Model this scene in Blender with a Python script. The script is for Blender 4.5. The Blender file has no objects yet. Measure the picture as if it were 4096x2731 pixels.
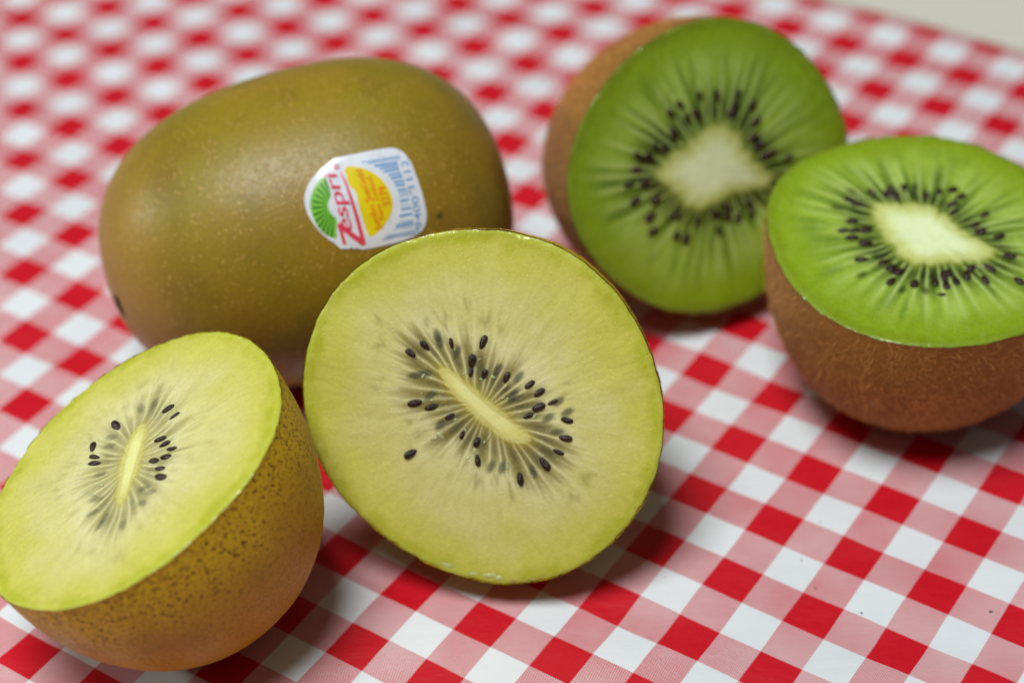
import bpy, bmesh, math, random
import numpy as np
from mathutils import Matrix, Vector

scene = bpy.context.scene
COL = scene.collection

# ------------------------------------------------------------------ camera
cam_data = bpy.data.cameras.new('camera')
cam = bpy.data.objects.new('camera', cam_data)
COL.objects.link(cam)
scene.camera = cam
cam_data.sensor_width = 36.0
cam_data.lens = 68.2
cam_data.clip_start = 0.01
cam_data.clip_end = 20.0
CAM_POS = Vector((0.0, -0.28940, 0.23959))
cam.matrix_world = Matrix(((0.998627, 0.052393, 0.0, CAM_POS.x),
                           (-0.033411, 0.636837, -0.770274, CAM_POS.y),
                           (-0.040357, 0.769216, 0.637713, CAM_POS.z),
                           (0, 0, 0, 1)))
cam_data.dof.use_dof = True
cam_data.dof.focus_distance = 0.3065
cam_data.dof.aperture_fstop = 8.0
cam_data.dof.aperture_blades = 7

# ------------------------------------------------------------------ world + lamps
world = bpy.data.worlds.new('World')
scene.world = world
world.use_nodes = True
wbg = world.node_tree.nodes['Background']
wbg.inputs['Color'].default_value = (0.92, 0.97, 1.0, 1)
wbg.inputs['Strength'].default_value = 0.06


def area_lamp(name, pos, target, size, power, color):
    ld = bpy.data.lights.new(name, 'AREA')
    ld.shape = 'DISK'
    ld.size = size
    ld.energy = power
    ld.color = color
    lo = bpy.data.objects.new(name, ld)
    COL.objects.link(lo)
    lo.location = pos
    lo.rotation_euler = (Vector(target) - Vector(pos)).to_track_quat('-Z', 'Y').to_euler()
    return lo


area_lamp('ceiling_lamp', (-0.19, -0.21, 0.97), (0, -0.02, 0), 0.42, 9.5, (0.985, 1.0, 1.0))
area_lamp('window_light', (-0.98, 0.02, 0.44), (-0.05, 0, 0.03), 0.13, 2.6, (0.93, 0.97, 1.0))


vs = scene.view_settings
vs.view_transform = 'Standard'
vs.look = 'None'
vs.exposure = 0.0
vs.gamma = 1.0
vs.use_curve_mapping = False
scene.cycles.use_denoising = True

# ------------------------------------------------------------------ measured geometry of the four cut faces (mm in the plane of each face)
FACES = {
  'centre': dict(
    c=[-0.0053,-0.05324,0.03062],
    n=[-0.13412,-0.84659,0.51507],
    x=[0.98768,-0.15647,0.0],
    y=[0.08059,0.50873,0.85715],
    l=0.0315,
    pw=2.2,
    rim=[29.274,0.061,-0.007,0.281,-1.084,-0.399,0.13,-0.045,-0.01,0.117,-0.084],
    core=[[-8.2,6.59],[-6.03,6.7],[-4.38,5.29],[-1.49,2.88],[1.39,0.52],[4.26,-1.36],[6.31,-2.79],[8.68,-4.17],[8.88,-5.58],[7.22,-6.48],[4.4,-6.32],[1.93,-4.41],[-0.96,-2.04],[-3.44,0.18],[-5.51,2.11],[-7.39,4.53]],
    seeds=[[-12.21,8.21,-33.0,2.24,1.0],[-9.81,9.46,-46.0,2.07,1.0],[-5.42,10.08,-79.0,1.8,0.8],[-0.17,10.54,-110.0,2.43,1.0],[-1.93,7.35,-98.0,2.43,1.1],[-2.09,5.52,-98.0,1.54,1.0],[0.13,5.31,-105.0,1.83,1.0],[3.76,4.89,-110.0,2.03,1.0],[7.63,4.0,-139.0,2.11,1.0],[9.22,2.75,-142.0,2.1,1.0],[9.1,0.32,-152.0,2.43,1.0],[7.46,-1.19,-155.0,1.7,1.0],[13.88,-1.57,-12.0,2.18,1.0],[13.7,-4.5,-5.0,2.19,1.0],[12.65,-6.91,-19.0,1.99,0.9],[10.43,-8.96,-53.0,2.81,1.0],[6.49,-11.64,-80.0,2.36,0.9],[-0.58,-8.97,-81.0,2.04,0.9],[-0.78,-5.99,-108.0,1.89,1.0],[-3.23,-4.9,-103.0,1.73,0.9],[-5.41,-1.96,-147.0,1.81,1.3],[-8.49,-0.61,-159.0,2.38,0.9],[-11.18,-0.06,-165.0,2.54,1.0],[-11.69,-8.48,-147.0,2.41,1.0],[11.39,1.33,-152.0,1.77,0.7]],
    sunk=[[5.67,5.07],[3.5,-9.96],[-6.92,-3.47],[-11.24,4.53],[2.24,6.15],[-7.74,11.17],[4.88,1.92],[10.75,-1.33],[13.83,-0.24],[12.34,-3.56],[-8.73,1.29],[8.55,-10.29],[1.67,-9.86],[-4.46,8.72],[-7.32,10.19],[12.38,1.5],[-9.62,4.82]],
  ),
  'left': dict(
    c=[-0.06064,-0.06765,0.03515],
    n=[-0.39877,0.00648,0.91703],
    x=[-0.01625,-0.99987,0.0],
    y=[0.91691,-0.0149,0.39882],
    l=0.036,
    pw=2.161,
    rim=[27.309,-0.344,0.524,0.83,-0.462,-0.155,-0.143,0.094,-0.144,0.13,0.106],
    core=[[-9.17,0.68],[-9.54,2.35],[-6.44,2.9],[-2.49,2.22],[1.61,2.0],[5.47,1.48],[7.93,1.33],[8.62,0.11],[7.68,-1.37],[5.2,-1.28],[2.18,-1.15],[-1.1,-1.48],[-4.68,-1.2],[-7.62,-0.59]],
    seeds=[[-11.18,-3.91,32.0,3.47,1.3],[-8.03,-7.75,6.0,2.3,1.5],[-5.36,-7.02,60.0,2.34,0.6],[-3.75,-6.78,-111.0,3.06,0.7],[-10.24,6.0,-72.0,2.28,0.9],[-7.83,7.4,-75.0,2.14,0.7],[-3.61,5.36,-89.0,2.19,0.8],[-2.03,6.3,-92.0,2.23,0.8],[-0.02,8.06,-99.0,1.88,0.5],[1.22,7.06,-107.0,2.27,0.9],[0.95,4.76,64.0,2.1,1.0],[3.59,6.48,-114.0,2.32,0.8],[5.85,6.93,60.0,2.37,1.1]],
    sunk=[[-13.37,0.25],[-13.33,2.87],[-8.83,-4.48],[-6.87,-4.59],[-0.7,-5.25],[4.9,-5.0],[7.82,-5.24],[10.09,4.06],[13.3,1.16],[11.35,-3.16],[8.33,5.44],[6.62,3.94],[10.04,-2.76]],
  ),
  'back': dict(
    c=[0.03903,0.01025,0.03077],
    n=[0.34524,-0.85231,0.39292],
    x=[0.92685,0.37543,0.0],
    y=[-0.14752,0.36418,0.91957],
    l=0.0374,
    pw=2.413,
    rim=[28.219,0.287,-0.057,0.817,-0.169,-0.135,-0.206,0.138,-0.294,-0.128,-0.021],
    core=[[-11.06,2.32],[-6.29,4.21],[-1.64,6.46],[1.53,7.56],[4.78,6.7],[6.47,4.3],[7.16,0.97],[8.81,-1.85],[11.87,-4.68],[10.12,-6.67],[6.44,-5.37],[2.19,-4.99],[-1.45,-6.08],[-3.71,-6.71],[-5.85,-4.53],[-7.43,-1.73],[-10.02,0.16]],
    seeds=[[3.64,13.2],[7.94,12.28],[6.95,10.41],[5.86,9.14],[0.18,13.9],[-3.93,13.25],[-6.2,12.31],[-1.04,10.76],[-2.93,10.37],[-6.11,8.43],[10.43,9.5],[10.71,6.3],[9.76,3.42],[-9.99,6.76],[-11.73,5.3],[-13.87,6.07],[-14.73,3.79],[-13.63,0.96],[-16.82,1.65],[-16.26,-1.82],[-12.02,-2.61],[-13.84,-5.44],[-13.79,-8.41],[-8.64,-6.91],[-9.32,-10.49],[-7.42,-11.63],[-4.41,-9.3],[-0.62,-11.98],[-0.66,-8.77],[1.65,-10.22],[3.92,-10.86],[2.04,-8.13],[6.54,-8.4],[11.18,-0.71],[12.77,-0.35],[16.15,-2.26],[10.52,1.64],[-8.27,5.91],[6.81,-10.48]],
    sunk=[],
  ),
  'right': dict(
    c=[0.07415,-0.01805,0.03423],
    n=[0.03658,-0.05084,0.99804],
    x=[0.81172,0.58404,0.0],
    y=[-0.5829,0.81013,0.06263],
    l=0.03411,
    pw=2.568,
    rim=[28.895,-0.1,0.188,-0.076,0.155,-0.425,-0.445,-0.26,0.423,-0.235,0.075],
    core=[[-2.07,12.02],[0.38,9.97],[3.25,7.74],[5.69,5.11],[5.83,2.79],[4.57,-1.3],[4.58,-5.59],[5.52,-9.0],[4.52,-10.46],[1.19,-10.09],[-2.34,-7.21],[-5.52,-5.43],[-7.97,-2.97],[-7.64,0.74],[-6.01,4.77],[-4.27,8.46]],
    seeds=[[0.67,14.81],[2.14,12.69],[3.72,12.96],[3.31,11.41],[6.26,12.12],[-4.12,15.69],[-3.72,14.04],[-7.97,11.33],[-11.13,10.18],[-9.37,9.18],[-7.47,8.06],[-11.35,7.86],[-10.44,5.38],[-14.37,2.48],[-11.9,-0.13],[-11.77,-1.95],[-11.53,-3.5],[-14.45,-4.63],[-11.6,-7.38],[-8.37,-9.15],[-6.12,-9.07],[-4.77,-8.76],[-7.62,-10.94],[-5.38,-11.2],[-2.88,-11.38],[-10.19,-12.16,-38.0,1.55,1.0],[-1.48,-14.23],[1.76,-12.46],[2.91,-17.78],[6.62,-12.44],[9.23,-7.78],[8.31,-2.91],[11.7,-2.14],[7.61,-4.74],[12.12,3.96],[12.41,6.2],[7.78,8.31],[10.31,7.46],[7.98,1.86],[9.57,3.57],[-0.78,-10.49]],
    sunk=[[-2.14,17.15],[-17.28,-0.4],[7.71,10.99],[-7.5,15.36],[-14.48,-7.29],[-11.48,-9.63],[-11.15,1.72]],
  ),
}


MM = 0.001


# ------------------------------------------------------------------ helpers
def lin(r, g, b):
    f = lambda c: c / 12.92 if c <= 0.04045 else ((c + 0.055) / 1.055) ** 2.4
    return np.array([f(r / 255.0), f(g / 255.0), f(b / 255.0)])


def sstep(a, b, x):
    t = np.clip((x - a) / (b - a), 0, 1)
    return t * t * (3 - 2 * t)


def mixc(a, b, f):
    return a * (1 - f[..., None]) + b * f[..., None]


def vnoise(x, y, seed, px=0):
    """value noise; periodic in x with period px when px > 0"""
    rs = np.random.RandomState(seed)
    T = rs.rand(512, 512)
    xi = np.floor(x).astype(int)
    yi = np.floor(y).astype(int)
    fx = x - xi
    fy = y - yi
    fx = fx * fx * (3 - 2 * fx)
    fy = fy * fy * (3 - 2 * fy)
    m = (lambda v: v % px) if px else (lambda v: v % 512)
    x0, x1 = m(xi), m(xi + 1)
    y0, y1 = yi % 512, (yi + 1) % 512
    return (T[x0, y0] * (1 - fx) + T[x1, y0] * fx) * (1 - fy) + (T[x0, y1] * (1 - fx) + T[x1, y1] * fx) * fy


def mesh_object(name, verts, faces, mat, parent=None, smooth=True):
    me = bpy.data.meshes.new(name)
    me.from_pydata(np.asarray(verts).tolist(), [], faces if isinstance(faces, list) else faces.tolist())
    me.update()
    if smooth:
        me.polygons.foreach_set('use_smooth', [True] * len(me.polygons))
    me.materials.append(mat)
    o = bpy.data.objects.new(name, me)
    COL.objects.link(o)
    if parent is not None:
        o.parent = parent
    return o


def color_attr(me, cols, name='tint'):
    a = me.color_attributes.new(name, 'FLOAT_COLOR', 'POINT')
    buf = np.ones((len(me.vertices), 4), np.float32)
    buf[:, :3] = cols
    a.data.foreach_set('color', buf.ravel())


def float_attr(me, vals, name):
    a = me.attributes.new(name, 'FLOAT', 'POINT')
    a.data.foreach_set('value', np.asarray(vals, np.float32).ravel())


def thing(name, label, cat, loc, group=None):
    e = bpy.data.objects.new(name, None)
    e.empty_display_size = 0.01
    COL.objects.link(e)
    e.location = loc
    tag(e, label, cat, group)
    return e


def tag(o, label, cat, group=None):
    o['label'] = label
    o['category'] = cat
    if group:
        o['group'] = group


def grid_faces(nr, na, off=0):
    """nr rings of na points, closed around"""
    i = np.arange(nr - 1)[:, None]
    j = np.arange(na)[None, :]
    k = (j + 1) % na
    return np.stack([i * na + j + off, (i + 1) * na + j + off, (i + 1) * na + k + off, i * na + k + off], -1).reshape(-1, 4)


# ------------------------------------------------------------------ node helpers
class Nodes:
    def __init__(self, name):
        self.mat = bpy.data.materials.new(name)
        self.mat.use_nodes = True
        self.nt = self.mat.node_tree
        self.bsdf = self.nt.nodes['Principled BSDF']

    def new(self, t, **kw):
        n = self.nt.nodes.new(t)
        for k, v in kw.items():
            setattr(n, k, v)
        return n

    def link(self, a, b):
        self.nt.links.new(a, b)

    def put(self, v, sock):
        if hasattr(v, 'is_linked') or isinstance(v, bpy.types.NodeSocket):
            self.link(v, sock)
        elif isinstance(v, (tuple, list, np.ndarray)):
            v = [float(q) for q in v]
            sock.default_value = v + [1.0] if len(v) == 3 and len(sock.default_value) == 4 else v
        else:
            sock.default_value = v

    def math(self, op, a, b=0.0, c=0.0, clamp=False):
        n = self.new('ShaderNodeMath', operation=op, use_clamp=clamp)
        for s, v in zip(n.inputs, (a, b, c)):
            self.put(v, s)
        return n.outputs[0]

    def ramp(self, v, a, b, lo=0.0, hi=1.0):
        n = self.new('ShaderNodeMapRange', interpolation_type='SMOOTHSTEP')
        for s, q in zip(n.inputs[:5], (v, a, b, lo, hi)):
            self.put(q, s)
        return n.outputs[0]

    def mix(self, f, a, b, blend='MIX'):
        n = self.new('ShaderNodeMix', data_type='RGBA', blend_type=blend)
        self.put(f, n.inputs[0])
        self.put(a, n.inputs[6])
        self.put(b, n.inputs[7])
        return n.outputs[2]

    def coord(self, which='Object'):
        return self.new('ShaderNodeTexCoord').outputs[which]

    def mapped(self, scale=(1, 1, 1), which='Object'):
        n = self.new('ShaderNodeMapping')
        self.link(self.coord(which), n.inputs[0])
        n.inputs['Scale'].default_value = scale
        return n.outputs[0]

    def noise(self, vec, scale, detail=2.0, rough=0.5):
        n = self.new('ShaderNodeTexNoise')
        self.link(vec, n.inputs['Vector'])
        n.inputs['Scale'].default_value = scale
        n.inputs['Detail'].default_value = detail
        n.inputs['Roughness'].default_value = rough
        return n.outputs[0]

    def voronoi(self, vec, scale, out='Distance', rnd=1.0):
        n = self.new('ShaderNodeTexVoronoi')
        self.link(vec, n.inputs['Vector'])
        n.inputs['Scale'].default_value = scale
        n.inputs['Randomness'].default_value = rnd
        return n.outputs[out]

    def attr(self, name, out='Color'):
        n = self.new('ShaderNodeAttribute', attribute_name=name)
        return n.outputs[out]

    def bump(self, h, strength, dist, prev=None):
        n = self.new('ShaderNodeBump')
        self.put(h, n.inputs['Height'])
        n.inputs['Strength'].default_value = strength
        n.inputs['Distance'].default_value = dist
        if prev is not None:
            self.link(prev, n.inputs['Normal'])
        return n.outputs[0]

    def set(self, **kw):
        for k, v in kw.items():
            self.put(v, self.bsdf.inputs[k.replace('_', ' ')])
        return self.mat


# ------------------------------------------------------------------ materials
def cloth_material():
    n = Nodes('gingham_vinyl')
    uv = n.new('ShaderNodeUVMap').outputs[0]
    wob = n.noise(uv, 3.0, 1.0)
    sep = n.new('ShaderNodeSeparateXYZ')
    n.link(uv, sep.inputs[0])
    u, v = sep.outputs[0], sep.outputs[1]
    D = 84.0                                     # printed halftone dots per repeat
    du = n.math('SINE', n.math('MULTIPLY', u, D * math.pi))
    dv = n.math('SINE', n.math('MULTIPLY', v, D * math.pi))
    dot = n.math('MULTIPLY', du, dv)              # checkered halftone

    def stripe(q, other):
        w = n.math('MULTIPLY', other, 0.0035)
        d = n.math('ABSOLUTE', n.math('SUBTRACT', q, n.math('ROUND', q)))
        d = n.math('ADD', n.math('ADD', d, w), n.math('MULTIPLY', n.math('SUBTRACT', wob, 0.5), 0.008))
        return n.ramp(d, 0.244, 0.256, 1.0, 0.0)
    su, sv = stripe(u, dv), stripe(v, du)
    both = n.math('MULTIPLY', su, sv)
    one = n.math('SUBTRACT', n.math('ADD', su, sv), n.math('MULTIPLY', both, 2.0))
    blot = n.noise(n.mapped((1, 1, 1)), 55.0, 3.0)
    dots = n.ramp(n.math('ADD', dot, n.math('MULTIPLY', n.math('SUBTRACT', blot, 0.5), 0.9)), -0.4, 0.4, 0.20, 1.0)
    ink = n.math('ADD', both, n.math('MULTIPLY', one, dots), clamp=True)
    white = n.mix(n.ramp(n.noise(n.mapped(), 30.0, 4.0), 0.3, 0.75), lin(230, 235, 237), lin(219, 225, 228))
    red = n.mix(n.noise(n.mapped(), 900.0, 2.0), lin(196, 10, 30), lin(206, 18, 38))
    col = n.mix(ink, white, red)
    h = n.noise(n.mapped((1, 2.2, 1)), 70.0, 4.0, 0.55)
    b = n.bump(h, 0.4, 0.0014)
    b = n.bump(n.noise(n.mapped(), 1500.0, 2.0), 0.12, 0.0002, b)
    rough = n.ramp(n.noise(n.mapped(), 60.0, 3.0), 0.3, 0.7, 0.42, 0.56)
    return n.set(Base_Color=col, Roughness=rough, Normal=b, Specular_IOR_Level=0.35)


def table_material():
    n = Nodes('pale_tabletop')
    v = n.mapped((1, 3, 1))
    col = n.mix(n.ramp(n.noise(v, 9.0, 4.0), 0.35, 0.7), lin(216, 215, 198), lin(224, 222, 208))
    col = n.mix(n.ramp(n.noise(n.mapped(), 4.0, 2.0), 0.5, 0.7, 0, 0.6), col, lin(203, 200, 178))
    return n.set(Base_Color=col, Roughness=0.4, Normal=n.bump(n.noise(v, 400.0), 0.1, 0.0003))


def flesh_material(name, sss, sparkle, wet):
    n = Nodes(name)
    tint = n.attr('tint')
    oc = n.mapped()
    grain = n.noise(oc, 1400.0, 3.0, 0.6)
    col = n.mix(n.ramp(grain, 0.3, 0.7, 0.0, 0.16), tint, lin(250, 246, 190), 'SOFT_LIGHT')
    blot = n.noise(oc, 260.0, 3.0, 0.6)
    col = n.mix(n.ramp(blot, 0.35, 0.75, 0.0, 0.10), col, lin(226, 220, 150), 'MULTIPLY')
    cells = n.voronoi(oc, 1500.0)
    b = n.bump(n.ramp(cells, 0.0, 0.55), sparkle, 0.00010)
    b = n.bump(n.noise(oc, 420.0, 3.0, 0.5), 0.22, 0.0002, b)
    b = n.bump(n.attr('relief', 'Fac'), 0.3, 0.0003, b)
    drops = n.math('MULTIPLY', n.ramp(n.voronoi(oc, 1250.0), 0.08, 0.24, 1.0, 0.0), n.ramp(n.noise(oc, 600.0, 2.0), 0.50, 0.60))
    b = n.bump(drops, 1.0, 0.00005, b)
    gran_glints = n.math('MULTIPLY', n.ramp(n.voronoi(oc, 1500.0), 0.06, 0.22, 1.0, 0.0), n.ramp(n.noise(oc, 500.0, 2.0), 0.45, 0.62))  # pale granules in the flesh colour, painted in place of tiny wet glints
    col = n.mix(n.math('MULTIPLY', gran_glints, 0.45), col, lin(240, 236, 188), 'LIGHTEN')
    rough = n.math('SUBTRACT', n.ramp(n.noise(oc, 700.0, 3.0), 0.35, 0.7, wet, wet + 0.30), n.math('MULTIPLY', drops, 0.16))
    rough = n.math('ADD', rough, n.math('MULTIPLY', n.attr('rim', 'Fac'), 0.35), clamp=True)
    cb = n.bump(n.noise(oc, 1100.0, 3.0, 0.6), 0.8, 0.00016)
    m = n.set(Base_Color=col, Roughness=rough, Normal=b, Specular_IOR_Level=0.5, Coat_Weight=n.ramp(n.noise(oc, 150.0, 2.0), 0.35, 0.6, 0.15, 0.6), Coat_Roughness=0.10, Coat_Normal=cb,
              Subsurface_Weight=sss, Subsurface_Scale=0.0022, Subsurface_Radius=(1.0, 1.0, 0.5))
    return m


def gold_skin_material(name, base, dark, green, tan, dot_light, dot_dark, freckle, grain, spec):
    n = Nodes(name)
    oc = n.mapped()
    s = n.attr('along', 'Fac')                  # 0 at the cut edge (or mid fruit), 1 at the pole
    big = n.noise(oc, 38.0, 3.0, 0.55)
    col = n.mix(n.ramp(big, 0.32, 0.68), base, green)
    e = n.attr('edge', 'Fac')

    col = n.mix(n.ramp(n.noise(oc, 75.0, 4.0, 0.6), 0.40, 0.75, 0.0, 0.75), col, dark)
    fine = n.noise(oc, 1300.0, 4.0, 0.65)
    col = n.mix(n.ramp(fine, 0.35, 0.75, 0.0, 0.45), col, dark)
    col = n.mix(n.math('MULTIPLY', n.attr('tanning', 'Fac'), n.ramp(n.noise(oc, 120.0, 3.0), 0.2, 0.7, 0.55, 1.0)), col, tan)
    col = n.mix(n.math('MULTIPLY', e, 0.9), col, lin(212, 180, 18))
    # lenticels
    v1 = n.voronoi(oc, 1150.0)
    dots = n.ramp(v1, 0.14, 0.36, 1.0, 0.0)
    sel = n.ramp(n.noise(oc, 300.0, 2.0), 0.38, 0.60)
    col = n.mix(n.math('MULTIPLY', n.math('MULTIPLY', dots, sel), 0.62), col, dot_light)
    warp = n.math('MULTIPLY', n.math('SUBTRACT', fine, 0.5), 0.22)
    d2 = n.ramp(n.math('ADD', n.voronoi(oc, 1000.0), warp), 0.22, 0.34, 1.0, 0.0)
    d3 = n.ramp(n.math('ADD', n.voronoi(n.mapped((1, 1.1, 1.2)), 1700.0), warp), 0.24, 0.38, 1.0, 0.0)
    keep = n.ramp(n.noise(oc, 420.0, 2.0), 0.34, 0.50)
    fr = n.math('MAXIMUM', n.math('MULTIPLY', d2, keep), n.math('MULTIPLY', d3, 0.75))
    col = n.mix(n.math('MULTIPLY', fr, n.math('ADD', n.math('MULTIPLY', e, 0.85), freckle), clamp=True), col, dot_dark)
    col = n.mix(n.attr('stain', 'Fac'), col, lin(52, 38, 14))
    h = n.math('ADD', n.math('MULTIPLY', dots, 0.6), fine)
    b = n.bump(h, grain, 0.00028)
    b = n.bump(n.noise(oc, 160.0, 3.0), 0.15, 0.0008, b)
    rough = n.ramp(fine, 0.3, 0.7, 0.36, 0.50)
    return n.set(Base_Color=col, Roughness=rough, Normal=b, Specular_IOR_Level=spec,
                 Subsurface_Weight=0.04, Subsurface_Scale=0.001, Subsurface_Radius=(1.0, 0.6, 0.2))


def brown_skin_material():
    n = Nodes('fuzzy_brown_skin')
    oc = n.mapped()
    col = n.mix(n.ramp(n.noise(oc, 60.0, 4.0, 0.6), 0.3, 0.7), lin(178, 112, 38), lin(150, 88, 28))
    col = n.mix(n.ramp(n.noise(oc, 1100.0, 4.0, 0.7), 0.35, 0.7, 0.0, 0.55), col, lin(92, 52, 16))
    col = n.mix(n.math('MULTIPLY', n.attr('edge', 'Fac'), 0.55), col, lin(150, 108, 30))
    b = n.bump(n.noise(oc, 900.0, 5.0, 0.7), 0.8, 0.0005)
    return n.set(Base_Color=col, Roughness=0.75, Normal=b, Specular_IOR_Level=0.25,
                 Sheen_Weight=0.25, Sheen_Roughness=0.5, Sheen_Tint=(0.9, 0.65, 0.4, 1))


def plain(name, color, rough=0.5, spec=0.5, bump=None, coat=0.0):
    n = Nodes(name)
    oc = n.mapped()
    col = n.mix(n.ramp(n.noise(oc, 500.0, 3.0), 0.3, 0.7, 0.0, 0.35), color, np.asarray(color) * 0.72)
    kw = dict(Base_Color=col, Roughness=rough, Specular_IOR_Level=spec, Coat_Weight=coat)
    if bump:
        kw['Normal'] = n.bump(n.noise(oc, bump[0], 3.0), bump[1], bump[2])
    return n.set(**kw)


M_CLOTH = cloth_material()
M_TABLE = table_material()
M_GOLD = flesh_material('yellow_flesh', 0.50, 0.30, 0.16)
M_GREEN = flesh_material('green_flesh', 0.40, 0.25, 0.20)
M_WHOLE = gold_skin_material('olive_skin', lin(154, 124, 34), lin(122, 95, 26), lin(142, 130, 24), lin(164, 124, 48), lin(204, 162, 84), lin(100, 62, 20), 0.10, 0.22, 0.45)
M_HALF = gold_skin_material('freckled_skin', lin(196, 154, 20), lin(152, 110, 14), lin(192, 158, 12), lin(188, 136, 20), lin(212, 158, 48), lin(100, 58, 12), 0.42, 0.8, 0.25)
M_BROWN = brown_skin_material()
M_SEED = plain('black_seed', (0.026, 0.009, 0.005), 0.20, 0.55, (1800.0, 0.4, 0.0002))
M_HAIR = plain('tan_fuzz', lin(236, 172, 90), 0.5, 0.3)


def juice_material():
    n = Nodes('clear_juice')
    return n.set(Base_Color=lin(224, 226, 170), Alpha=0.5, Roughness=0.05, IOR=1.36, Specular_IOR_Level=0.8, Coat_Weight=1.0, Coat_Roughness=0.03,
                 Subsurface_Weight=0.3, Subsurface_Scale=0.001, Normal=n.bump(n.noise(n.mapped(), 1300.0, 2.0), 0.9, 0.0005))


M_JUICE = juice_material()


# ------------------------------------------------------------------ the setting
def lattice(u, v):
    """gingham repeat coordinates -> table plane (metres)"""
    O = np.array((0.031379, -0.044438))
    U = np.array((0.814136, -0.580674)) * 0.015
    V = np.array((-0.580674, -0.814136)) * 0.015
    return O + np.multiply.outer(u, U) + np.multiply.outer(v, V)


def build_cloth():
    us = np.linspace(-24, 16, 321)
    vs_ = np.linspace(-11.06, 20, 250)
    Ug, Vg = np.meshgrid(us, vs_, indexing='ij')
    xy = lattice(Ug, Vg)
    x, y = xy[..., 0] * 1000, xy[..., 1] * 1000
    z = (vnoise(x / 21 + 40, y / 9 + 40 + x / 60, 5) - 0.6) * 0.95 + (vnoise(x / 8 + 90, y / 5 + 90, 6) - 0.6) * 0.18
    z = np.minimum(z, 0.05) * MM
    verts = np.concatenate([xy, z[..., None]], -1).reshape(-1, 3)
    a, b = Ug.shape
    i = np.arange(a - 1)[:, None]
    j = np.arange(b - 1)[None, :]
    f = np.stack([i * b + j, i * b + j + 1, (i + 1) * b + j + 1, (i + 1) * b + j], -1).reshape(-1, 4)
    o = mesh_object('tablecloth', verts, f, M_CLOTH)
    me = o.data
    uvl = me.uv_layers.new(name='UVMap')
    idx = np.empty(len(me.loops), int)
    me.loops.foreach_get('vertex_index', idx)
    uvs = np.stack([Ug.ravel(), Vg.ravel()], -1)[idx]
    uvl.data.foreach_set('uv', uvs.astype(np.float32).ravel())
    sol = o.modifiers.new('thickness', 'SOLIDIFY')
    sol.thickness = 0.0005
    sol.offset = -1.0 if me.polygons[0].normal.z > 0 else 1.0
    tag(o, 'red and white gingham vinyl tablecloth under the kiwi fruit', 'tablecloth')
    return o


def build_table():
    bm = bmesh.new()
    bmesh.ops.create_cube(bm, size=1.0)
    bmesh.ops.scale(bm, vec=(1.6, 1.2, 0.03), verts=bm.verts)
    bmesh.ops.translate(bm, vec=(0.05, 0.12, -0.0164), verts=bm.verts)
    bmesh.ops.bevel(bm, geom=bm.edges[:], offset=0.003, segments=3, affect='EDGES')
    me = bpy.data.meshes.new('table_surface')
    bm.to_mesh(me)
    bm.free()
    me.materials.append(M_TABLE)
    o = bpy.data.objects.new('table_surface', me)
    COL.objects.link(o)
    o['kind'] = 'structure'
    o['label'] = 'pale grey beige table surface beyond the edge of the cloth'


build_table()
build_cloth()


# ------------------------------------------------------------------ cut halves
def smooth_closed(pts, n, it=2):
    """Chaikin-smoothed closed outline, resampled to n points by arc length"""
    p = np.asarray(pts, float)
    for _ in range(it):
        q = np.roll(p, -1, 0)
        p = np.stack([0.75 * p + 0.25 * q, 0.25 * p + 0.75 * q], 1).reshape(-1, 2)
    d = np.hypot(*(np.roll(p, -1, 0) - p).T)
    cum = np.concatenate([[0], np.cumsum(d)])
    pp = np.concatenate([p, p[:1]])
    t = np.linspace(0, cum[-1], n, endpoint=False)
    return np.stack([np.interp(t, cum, pp[:, 0]), np.interp(t, cum, pp[:, 1])], -1)


def rim_radius(co, a):
    r = np.full_like(a, co[0])
    for j in range(1, (len(co) - 1) // 2 + 1):
        r = r + co[2 * j - 1] * np.cos(j * a) + co[2 * j] * np.sin(j * a)
    return r


NA = 720
# juice drops on the cut faces: x, y, length, width in mm, direction
JUICE = {'centre': [], 'right': []}
for _k, (_a, _r, _l, _w) in enumerate([(-101, 0.965, 2.6, 0.9), (-98, 0.985, 1.2, 0.7), (-92, 0.968, 2.2, 0.7), (-86, 0.962, 2.8, 0.9), (-83, 0.975, 1.6, 1.1), (-79, 0.985, 1.3, 0.8)]):
    _t = math.radians(_a)
    _R = rim_radius(FACES['centre']['rim'], np.array([_t]))[0] * _r
    JUICE['centre'].append((_R * math.cos(_t), _R * math.sin(_t), _l, _w, _t + math.pi / 2))
for _x, _y, _l, _w, _t in [(4.3, -9.5, 1.5, 0.6, 1.7), (-1.2, -7.4, 1.0, 0.5, 1.2), (-6.9, -5.2, 1.6, 0.7, 2.6), (-8.0, -5.8, 1.2, 0.6, 0.4), (1.2, -4.9, 1.1, 0.4, 1.1), (-2.2, -8.6, 1.0, 0.5, 0.6)]:
    JUICE['centre'].append((_x, _y, _l, _w, _t))
_rs = np.random.RandomState(77)
for _s in FACES['centre']['seeds'] + FACES['centre']['sunk'][:12]:
    _a = _rs.uniform(0, 6.28)
    JUICE['centre'].append((_s[0] + math.cos(_a) * _rs.uniform(0.8, 1.5), _s[1] + math.sin(_a) * _rs.uniform(0.8, 1.5), _rs.uniform(0.35, 0.9), _rs.uniform(0.2, 0.4), _rs.uniform(0, 3.1)))
JUICE['left'] = [(3.2, -6.6, 3.4, 0.5, 0.95), (2.0, -4.6, 1.6, 0.5, 0.8)]
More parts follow.
